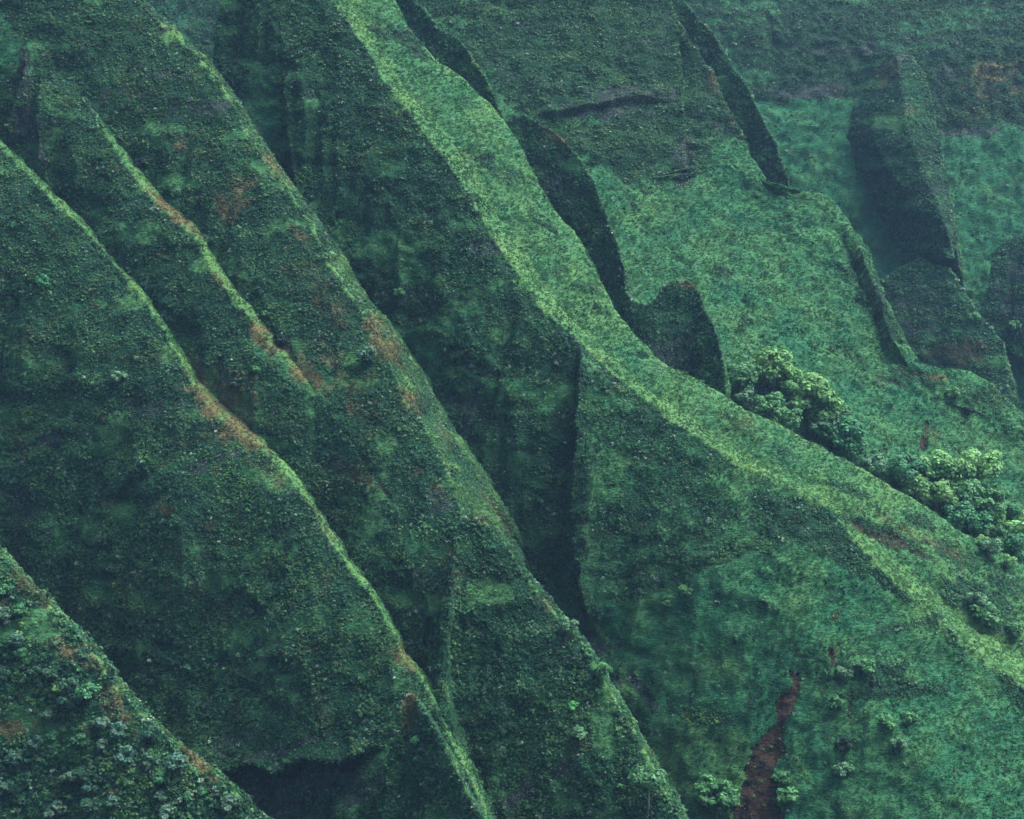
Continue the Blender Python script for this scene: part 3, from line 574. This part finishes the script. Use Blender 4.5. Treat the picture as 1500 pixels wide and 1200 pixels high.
def cover(k, M, dens, tuft, smin, smax, label, cat):
    r = np.random.default_rng(sum(map(ord, k)) + 100 * tuft)
    P, Q, N = M['P'], M['Q'], M['N']; A, B, C, D = (P[Q[:, i]] for i in range(4))
    ar = 0.5 * np.linalg.norm(np.cross(C - A, D - B), axis=1)
    f = lambda a: a[Q].mean(1)
    g, rk, br, dirt = f(M['g']), f(M['rk']), f(M['br']), f(M['dirt']); pr = f(M['pr'][:, 0]), f(M['pr'][:, 1])
    fn = N[Q].mean(1); ctr = (A + C) / 2; vw = ctr / np.linalg.norm(ctr, axis=1)[:, None]; facing = -(fn * vw).sum(1)
    wgt = g if tuft else (1 - 0.93 * sstep(0.35, 0.8, g))
    wgt = wgt * (1 - (0.9 if tuft else 0.72) * rk) * (1 - 0.95 * dirt) * (1 if tuft else (1 - 0.35 * br))
    if not tuft: wgt = wgt * np.clip(0.85 + 0.8 * noise(ctr / 5.0 + 200), 0.25, 1.5)
    wgt = wgt * np.where(facing < -0.12, 0.2, 1.0)
    wgt = wgt * ((pr[0] > -170) & (pr[0] < 1670) & (pr[1] > -140) & (pr[1] < 1340))
    lam = ar * wgt * dens; cnt = r.poisson(lam); qi = np.repeat(np.arange(len(Q)), cnt); n = len(qi)
    u, v = r.random((2, n)); a, b, c, d = A[qi], B[qi], C[qi], D[qi]
    p = (a * (1 - u)[:, None] + b * u[:, None]) * (1 - v)[:, None] + (d * (1 - u)[:, None] + c * u[:, None]) * v[:, None]
    tn = noise(p * [0.26, 0.26, 0.95] + 400) + 0.5 * noise(p * [0.7, 0.7, 1.9] + 410)
    if tuft:
        keep = r.random(n) < 0.18 + 0.82 * sstep(-0.25, 0.3, tn); p, qi, tn = p[keep], qi[keep], tn[keep]; n = len(p)
    nn = fn[qi]; nn = nn * 0.55 + np.array([0, 0, 0.45]); nn /= np.linalg.norm(nn, axis=1)[:, None]
    tx = np.arctan2(-nn[:, 1], nn[:, 2]); ty = np.arcsin(np.clip(nn[:, 0], -1, 1))
    rot = np.stack([tx, ty, r.uniform(0, 6.283, n)], -1)
    s = np.exp(r.uniform(math.log(smin), math.log(smax), n)) * (1 - 0.35 * sstep(0.4, 1, rk[qi]))
    s = s * np.clip(1 + 0.35 * noise(p / 12.0 + 300), 0.6, 1.5)
    if not tuft: s = s * np.where((f(M['D'])[qi] < 2.5) & (r.random(n) < 0.3), 1.5, 1.0) * np.where(r.random(n) < 0.10, 1.55, 1.0) * np.where(r.random(n) < 0.02, 1.7, 1.0)
    size = np.stack([s, s, s * (r.uniform(0.7, 1.0, n) if tuft else r.uniform(0.75, 1.15, n))], -1)
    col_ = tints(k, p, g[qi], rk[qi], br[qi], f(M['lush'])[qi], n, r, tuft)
    if tuft: col_ = col_ * (0.78 + 0.5 * sstep(-0.3, 0.5, tn))[:, None]
    me = bpy.data.meshes.new('cover'); me.vertices.add(n); me.vertices.foreach_set('co', p.astype(np.float32).ravel())
    def put(nm, ty, field, arr):
        x = me.attributes.new(nm, ty, 'POINT'); x.data.foreach_set(field, arr)
    put('turn', 'FLOAT_VECTOR', 'vector', rot.astype(np.float32).ravel()); put('size', 'FLOAT_VECTOR', 'vector', size.astype(np.float32).ravel())
    put('form', 'INT', 'value', (r.integers(5, 8, n) if tuft else r.integers(0, 5, n)).astype(np.int32))
    put('tint', 'FLOAT_COLOR', 'color', np.concatenate([col_, np.ones((n, 1))], 1).astype(np.float32).ravel())
    o = bpy.data.objects.new('grass_cover' if tuft else 'shrub_cover', me); col.objects.link(o)
    md = o.modifiers.new('growth', 'NODES'); md.node_group = GT
    o['kind'] = 'stuff'; o['label'] = label; o['category'] = cat
    return n
SHRUB = {'A': (0.95, 0.5, 1.35), 'B': (1.75, 0.36, 0.86), 'B3': (1.7, 0.36, 0.9), 'C': (1.7, 0.36, 0.86), 'D': (1.7, 0.36, 0.88), 'K': (1.6, 0.36, 0.92), 'E': (1.5, 0.36, 0.92), 'F1': (1.3, .4, .9), 'F2': (1.4, .4, .9), 'G': (1.3, .4, 1.0), 'H': (1.1, .45, 1.0), 'W': (0.85, .5, 1.15), 'T1': (1.0, .5, 1.1), 'T2': (1.0, .5, 1.1), 'T3': (1.0, .5, 1.1)}
GRASS = {'A': 1.0, 'B': 1.6, 'B3': 1.0, 'C': 1.6, 'D': 1.5, 'K': 1.3, 'E': 1.9, 'G': 1.5, 'W': 0.7}
WHERE = {k: v for k, v in LABEL.items()}
tot = 0
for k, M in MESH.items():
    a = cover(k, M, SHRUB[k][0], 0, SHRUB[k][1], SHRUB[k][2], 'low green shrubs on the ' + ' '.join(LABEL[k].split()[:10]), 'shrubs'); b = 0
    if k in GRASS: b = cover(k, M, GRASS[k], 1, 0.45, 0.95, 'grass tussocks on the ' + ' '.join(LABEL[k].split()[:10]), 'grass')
    tot += a + b; print(k, a, b)
print('cover', tot, time.time() - T0)
# ------------------------------------------------------------------ trees and shrubs one can tell apart
BV = {}
def bvh(k):
    if k not in BV: BV[k] = BVHTree.FromPolygons(MESH[k]['P'].tolist(), MESH[k]['Q'].tolist())
    return BV[k]
def hit(px, py, keys):
    dv = Vector(W(px, py, 0.0)); dv.normalize(); best = None
    for k in keys:
        h = bvh(k).ray_cast(Vector((0, 0, 0)), dv)
        if h[0] is not None and (best is None or h[3] < best[3]): best = h
    return best
def tube(path, rad, sides=6):
    V = []; Q = []; path = np.asarray(path, float); n = len(path)
    for i, p in enumerate(path):
        d = path[min(i + 1, n - 1)] - path[max(i - 1, 0)]; d /= np.linalg.norm(d) + 1e-9
        a = np.cross(d, [0.3, 0.9, 0.2]); a /= np.linalg.norm(a); b = np.cross(d, a)
        for j in range(sides):
            t = 2 * math.pi * j / sides; V.append(p + (a * math.cos(t) + b * math.sin(t)) * rad[i])
    for i in range(n - 1):
        for j in range(sides):
            Q.append([i * sides + j, i * sides + (j + 1) % sides, (i + 1) * sides + (j + 1) % sides, (i + 1) * sides + j])
    return np.array(V), np.array(Q)
def join(parts):
    V = []; Q = []; o = 0
    for v, q in parts: V.append(v); Q.append(q + o); o += len(v)
    return np.concatenate(V), np.concatenate(Q)
def tree_form(seed, lobes=16, leaves=75, flat=0.75, leaf=0.085, trunk=1.0, spread=0.72, thin=1.0):
    """crown about 1 m in radius centred at z = 1.05*trunk ; scaled when placed"""
    r = np.random.default_rng(seed); zc = 1.05 * trunk; pos = []; nor = []; wood = []
    fork = np.array([r.normal(0, 0.05), r.normal(0, 0.05), zc - 0.45 * flat])
    wood.append(tube([(0, 0, -0.35), (r.normal(0, .03), r.normal(0, .03), (zc - .5) * .5), fork], [0.10 * thin, 0.075 * thin, 0.06 * thin]))
    for i in range(lobes):
        d = unit(1, r)[0]; d[2] = d[2] * 0.9 + 0.1
        c = d * [1, 1, flat] * spread * r.uniform(0.55, 1.0) + [0, 0, zc]; lr = r.uniform(0.24, 0.42)
        wood.append(tube([fork, (fork + c) / 2 + r.normal(0, .05, 3), c], [0.04 * thin, 0.025 * thin, 0.008], 4))
        n = int(leaves * r.uniform(0.7, 1.2)); u = unit(n, r); u[:, 2] = np.where(u[:, 2] < -0.35, -u[:, 2], u[:, 2])
        rr = lr * (r.uniform(0.7, 1.08, n) ** 0.8) * (1 + 0.25 * noise(u * 2.2 + seed + i * 3.7))
        p = c + u * rr[:, None] * [1, 1, 0.85]; pos.append(p)
        nn = u + unit(n, r) * 0.5 + [0, 0, 0.35]; nor.append(nn / np.linalg.norm(nn, axis=1)[:, None])
    pos = np.concatenate(pos); nor = np.concatenate(nor)
    crown = finish_leafmesh('crown', *leaf_quads(pos, nor, r.uniform(0.6, 1.3, len(pos)) * leaf, 0.72, r, (0.6, 1.35)), M_LEAF)
    tv, tq = join(wood); tm = mesh_from('trunk', tv, tq); tm.materials.append(M_BARK)
    tm.polygons.foreach_set('use_smooth', np.ones(len(tm.polygons), bool)); return crown, tm
TREES = [tree_form(300 + i, lobes=15 + 3 * (i % 3), leaves=90, trunk=0.78, flat=0.85) for i in range(5)]
SHRUBS = [tree_form(400 + i, lobes=10, leaves=55, flat=0.7, leaf=0.12, trunk=0.5, spread=0.62, thin=0.7) for i in range(4)]
UMB = tree_form(500, lobes=14, leaves=70, flat=0.38, leaf=0.10, trunk=1.75, spread=0.8, thin=0.6)
def place(kind, form, px, py, rpx, keys, tint, label, cat, group=None, lift=0.8, squash=1.0, cp='crown', tp='trunk'):
    h = hit(px, py + rpx * lift, keys)
    if h is None: return None
    r = np.random.default_rng(int(px * 31 + py * 7)); base = h[0]; depth = base.y * CP - base.z * SP
    s = (1.6 if 'gully' in str(group) else 1.3) * rpx * depth * HT / 750
    root = bpy.data.objects.new(kind, None); col.objects.link(root); root.empty_display_size = 0.5
    root.location = base; root.rotation_euler = (0, 0, r.uniform(0, 6.28)); root.scale = (s * r.uniform(.92, 1.1), s * r.uniform(.92, 1.1), s * squash)
    root['label'] = label; root['category'] = cat
    if group: root['group'] = group
    for nm, me in ((cp, form[0]), (tp, form[1])):
        o = bpy.data.objects.new(nm, me); col.objects.link(o); o.parent = root
        o.color = (*(np.array(tint) * r.uniform(0.85, 1.15)), 1)
    return root
DARK, MIDG, PALE, SILV, TEAL = (0.006, 0.022, 0.016), (0.046, 0.145, 0.050), (0.10, 0.235, 0.070), (0.060, 0.150, 0.072), (0.026, 0.125, 0.048)
gully = [  # crown centre, radius, tint, label
 (1085,560,19,MIDG,'leafy tree at the foot of the dark rocky lobe'),(1090,588,13,SILV,'small silvery tree below the leafy tree beside the rocky lobe'),
 (1133,549,24,PALE,'highest round tree standing apart above the gully trees'),(1157,557,16,PALE,'small round crown touching the right side of the highest gully tree'),
 (1124,606,20,MIDG,'low tree peeking over the grassy crest left of the gully clump'),(1150,622,17,MIDG,'low crown at the crest line under the upper gully clump'),
 (1160,576,13,MIDG,'small tree at the upper tip of the upper gully clump'),(1182,590,25,PALE,'large pale crown at the top of the upper gully clump'),
 (1203,606,23,PALE,'broad pale crown in the middle of the upper gully clump'),(1163,604,11,SILV,'small silvery tree on the left flank of the upper gully clump'),
 (1222,622,19,MIDG,'mid green crown on the right flank of the upper gully clump'),(1206,636,15,SILV,'silvery crown low in the upper gully clump'),
 (1236,645,20,TEAL,'deep green crown near the lower end of the upper gully clump'),(1248,664,16,TEAL,'deep green tree at the lowest end of the upper gully clump'),
 (1277,688,14,SILV,'small silvery tree at the left tip of the lower tree clump'),(1299,702,11,MIDG,'tiny crown behind the crest at the left tip of the lower clump'),
 (1325,697,21,TEAL,'deep green crown at the left of the lower tree clump'),(1370,692,19,PALE,'pale crown at the top of the lower tree clump'),
 (1343,722,18,PALE,'pale rounded crown above the grassy crest in the lower clump'),(1396,704,22,PALE,'large yellow green crown in the middle of the lower clump'),
 (1432,694,24,PALE,'pale tree leaning out at the upper right of the lower clump'),(1386,734,20,PALE,'pale crown low in the middle of the lower clump'),
 (1412,738,22,MIDG,'broad mid green crown in the lower clump'),(1443,744,21,MIDG,'spreading crown on the right flank of the lower clump'),
 (1400,764,19,TEAL,'dark green crown at the crest line under the lower clump'),(1430,774,17,TEAL,'dark green crown in the shaded bottom of the lower clump'),
 (1479,752,12,TEAL,'small bright deep green tree right of the lower clump'),(1459,764,11,PALE,'small pale yellow tree standing before the lower clump'),
 (1455,788,13,MIDG,'small tree below the pale yellow tree by the right edge'),(1440,797,8,PALE,'tiny pale shrub on the grassy crest near the right edge'),
 (1450,808,13,SILV,'silvery shrub on the grassy crest near the right edge'),(1497,782,22,PALE,'large crown cut by the right edge of the photo'),
 (1492,812,19,TEAL,'dark crown low at the right edge of the photo'),(1477,826,9,PALE,'pale shrub on the crest close to the right edge')]
for i, (x, y, rp, ti, lb) in enumerate(gully):
    keys = ('E',) if lb.find('on the grassy crest') > 0 or lb.startswith('pale shrub') else ('G',)
    place('tree' if rp > 9 else 'shrub', TREES[i % 5], x, y, rp, keys, ti, lb, 'tree' if rp > 9 else 'shrub', 'trees in the gully behind the bright ridge', squash=1.0)
single = [
 ('shrub',410,500,12,DARK,('B','C','D'),'dark round shrub on the brown grass, right of two'),('shrub',345,563,12,DARK,('C','D','B'),'dark round shrub above the brown grass saddle, left of two'),
 ('shrub',206,240,10,DARK,('D','C'),'dark shrub in the hollow beside the upper grassy spur'),('shrub',163,370,7,DARK,('C','B','D'),'small dark shrub just behind the second ridge crest'),
 ('shrub',373,542,8,MIDG,('C','D'),'small green shrub between the two dark round shrubs'),('shrub',388,460,6,MIDG,('C','D'),'tiny shrub above the right dark round shrub'),
 ('shrub',63,415,12,TEAL,('B',),'dark green shrub high on the second ridge face at left'),('shrub',172,555,14,SILV,('B',),'pale shrub in the middle of the second ridge face'),
 ('tree',832,922,14,SILV,('K',),'bushy tree on the lower crest of the shoulder ridge, upper of two'),('tree',882,988,14,MIDG,('K',),'bushy tree on the lower crest of the shoulder ridge, lower of two'),
 ('shrub',862,958,8,MIDG,('K',),'small shrub on the crest between the two bushy trees'),('shrub',535,520,17,(0.045,0.11,0.07),('D',),'wide silvery shrub below the brown crest of the long ridge'),
 ('shrub',840,1035,9,(0.06,0.25,0.07),('K','D'),'bright light green shrub on the face below the bushy trees'),('shrub',850,1075,14,SILV,('K','D'),'grey green shrub low on the shoulder ridge face'),
 ('shrub',610,1085,8,(0.05,0.2,0.07),('B3','B'),'bright green shrub on the small pointed knob, upper of two'),('shrub',612,1112,8,(0.05,0.2,0.07),('B3','B'),'bright green shrub on the small pointed knob, lower of two'),
 ('tree',1050,1178,28,MIDG,('E','K'),'leafy tree at the bottom edge left of the earth slide'),('shrub',1146,1140,13,MIDG,('E',),'shrub on the right bank of the earth slide, upper'),
 ('shrub',1152,1166,15,MIDG,('E',),'shrub on the right bank of the earth slide, lower'),('shrub',1237,986,13,SILV,('E',),'silvery shrub above the earth slide, left of two'),
 ('shrub',1270,978,15,MIDG,('E',),'dark leafy shrub above the earth slide, right of two'),('shrub',1224,1030,14,MIDG,('E',),'shrub right of the top of the earth slide'),
 ('shrub',1301,1060,12,MIDG,('E',),'round shrub on the lower grass slope, left of the pair'),('shrub',1332,1054,13,MIDG,('E',),'round shrub on the lower grass slope, right of the pair'),
 ('shrub',1315,1091,14,SILV,('E',),'pale wide shrub under the pair on the lower grass slope'),('shrub',1232,1128,15,SILV,('E',),'grey shrub with bare twigs on the lower grass slope'),
 ('shrub',1235,1092,13,DARK,('E',),'dark low shrub above the grey twiggy shrub'),('shrub',1005,866,12,MIDG,('E',),'shrub under the dark rock band on the lower slope'),
 ('shrub',1122,880,8,MIDG,('E',),'small shrub in the middle of the open grass slope'),('shrub',978,885,8,MIDG,('E',),'small shrub left of the open grass slope'),
 ('shrub',1395,577,11,MIDG,('G',),'round pale shrub on the far grass slope below its crest'),('shrub',1420,603,9,DARK,('G',),'dark shrub on the far grass slope below the pale one'),
 ('shrub',1484,480,13,MIDG,('W','T3','G'),'leafy tree below the buttress at the right edge'),('shrub',1425,465,9,MIDG,('T2','W'),'shrub on the crest of the blunt dark buttress'),
 ('shrub',1445,905,22,MIDG,('E',),'dark shrub patch on the grassy crest near the right edge, lower left'),('shrub',1490,925,16,MIDG,('E',),'dark shrub patch on the grassy crest at the right edge'),
 ('shrub',1430,880,16,SILV,('E',),'grey shrub patch on the grassy crest, uppermost near the right edge'),('shrub',585,430,10,MIDG,('E',),'dark shrub under the rocky ledge of the central ridge face')]
for i, (kd, x, y, rp, ti, keys, lb) in enumerate(single):
    place(kd, SHRUBS[i % 4] if kd == 'shrub' else TREES[i % 5], x, y, rp, keys, ti, lb, kd, cp='crown' if kd == 'tree' else 'foliage', tp='trunk' if kd == 'tree' else 'stem', lift=0.55)
place('tree', UMB, 950, 1150, 22, ('K', 'D', 'E'), (0.05, 0.15, 0.06), 'umbrella shaped tree with thin pale trunk at the bottom edge', 'tree', lift=1.7)
r = np.random.default_rng(21)   # the bushes of the foreground slope
got = []
while len(got) < 36:
    x, y = r.uniform(0, 390), r.uniform(830, 1200)
    if y < 811 + 0.98 * x + 30 or any(math.hypot(x - a, y - b) < 20 for a, b in got): continue
    got.append((x, y))
for i, (x, y) in enumerate(got):
    place('shrub', SHRUBS[i % 4], x, y, r.uniform(9, 18), ('A',), [(0.055, 0.115, 0.07), (0.03, 0.11, 0.045), (0.035, 0.09, 0.06), (0.02, 0.065, 0.035)][i % 4], '%s shrub on the foreground slope at bottom left, %s' % (['grey green', 'leaf green', 'dull bluish green', 'dark green'][i % 4], 'close under its crest' if y < 811 + 0.98 * x + 75 else 'by the left edge' if x < 60 else 'along the bottom edge' if y > 1130 else 'half way down'), 'shrub', 'shrubs on the foreground slope', lift=0.5, cp='foliage', tp='stem')
# bare dead tree leaning on the bright crest
h = hit(966, 550, ('E',)); s = 0.28
root = bpy.data.objects.new('dead_tree', None); col.objects.link(root); root.location = h[0]; root['label'] = 'thin bare pale dead tree leaning on the bright ridge crest'; root['category'] = 'dead tree'
tv, tq = join([tube([(0,0,-.5),(.5,0,1.6),(1.2,.1,3.4),(1.9,.1,5.4),(2.3,.2,7.2)], [.2,.17,.14,.1,.04])])
m2, t2 = mat('dead_wood'); ou = nd(t2, 'ShaderNodeOutputMaterial'); bs = nd(t2, 'ShaderNodeBsdfPrincipled'); tc = nd(t2, 'ShaderNodeTexCoord')
t2.links.new(ramp(t2, nz(t2, tc.outputs['Object'], 3, 4), [(0.3, (0.2, 0.19, 0.18)), (0.7, (0.6, 0.58, 0.55))]), bs.inputs['Base Color']); bs.inputs['Roughness'].default_value = 0.85; t2.links.new(bs.outputs[0], ou.inputs[0])
me = mesh_from('trunk', tv, tq); me.materials.append(m2); o = bpy.data.objects.new('trunk', me); col.objects.link(o); o.parent = root
for pth in ([(1.2,.1,3.4),(2.2,.3,4.2),(3.2,.2,4.9)], [(1.9,.1,5.4),(1.5,.2,6.3),(1.3,.2,7.0)], [(.5,0,1.6),(-.3,.2,2.2),(-1.2,.1,2.4)]):
    tv, tq = tube(pth, [.08,.05,.02], 5); me = mesh_from('branch', tv, tq); me.materials.append(m2); o = bpy.data.objects.new('branch', me); col.objects.link(o); o.parent = root
print('trees', time.time() - T0)
# ------------------------------------------------------------------ haze: the moist air of the valley
lo = np.min([M['P'].min(0) for M in MESH.values()], 0); hi = np.max([M['P'].max(0) for M in MESH.values()], 0)
x0, x1, y0, y1, z0, z1 = -2700, 2700, -1300, 2400, -521.0, float(max(hi[2], 640) + 30)
HV = np.array([(x, y, z) for z in (z0, z1) for y in (y0, y1) for x in (x0, x1)], float)
me = mesh_from('haze', HV, np.array([[0, 2, 3, 1], [4, 5, 7, 6], [0, 1, 5, 4], [2, 6, 7, 3], [0, 4, 6, 2], [1, 3, 7, 5]]))
m, t = mat('haze'); out = nd(t, 'ShaderNodeOutputMaterial'); pv = nd(t, 'ShaderNodeVolumePrincipled')
pv.inputs['Color'].default_value = (0.38, 0.66, 1.0, 1); pv.inputs['Density'].default_value = 0.00003; pv.inputs['Anisotropy'].default_value = 0.1
t.links.new(pv.outputs[0], out.inputs['Volume']); me.materials.append(m)
o = bpy.data.objects.new('haze', me); col.objects.link(o); o['kind'] = 'stuff'; o['label'] = 'thin blue haze filling the valley air'; o['category'] = 'haze'
print('done', time.time() - T0)
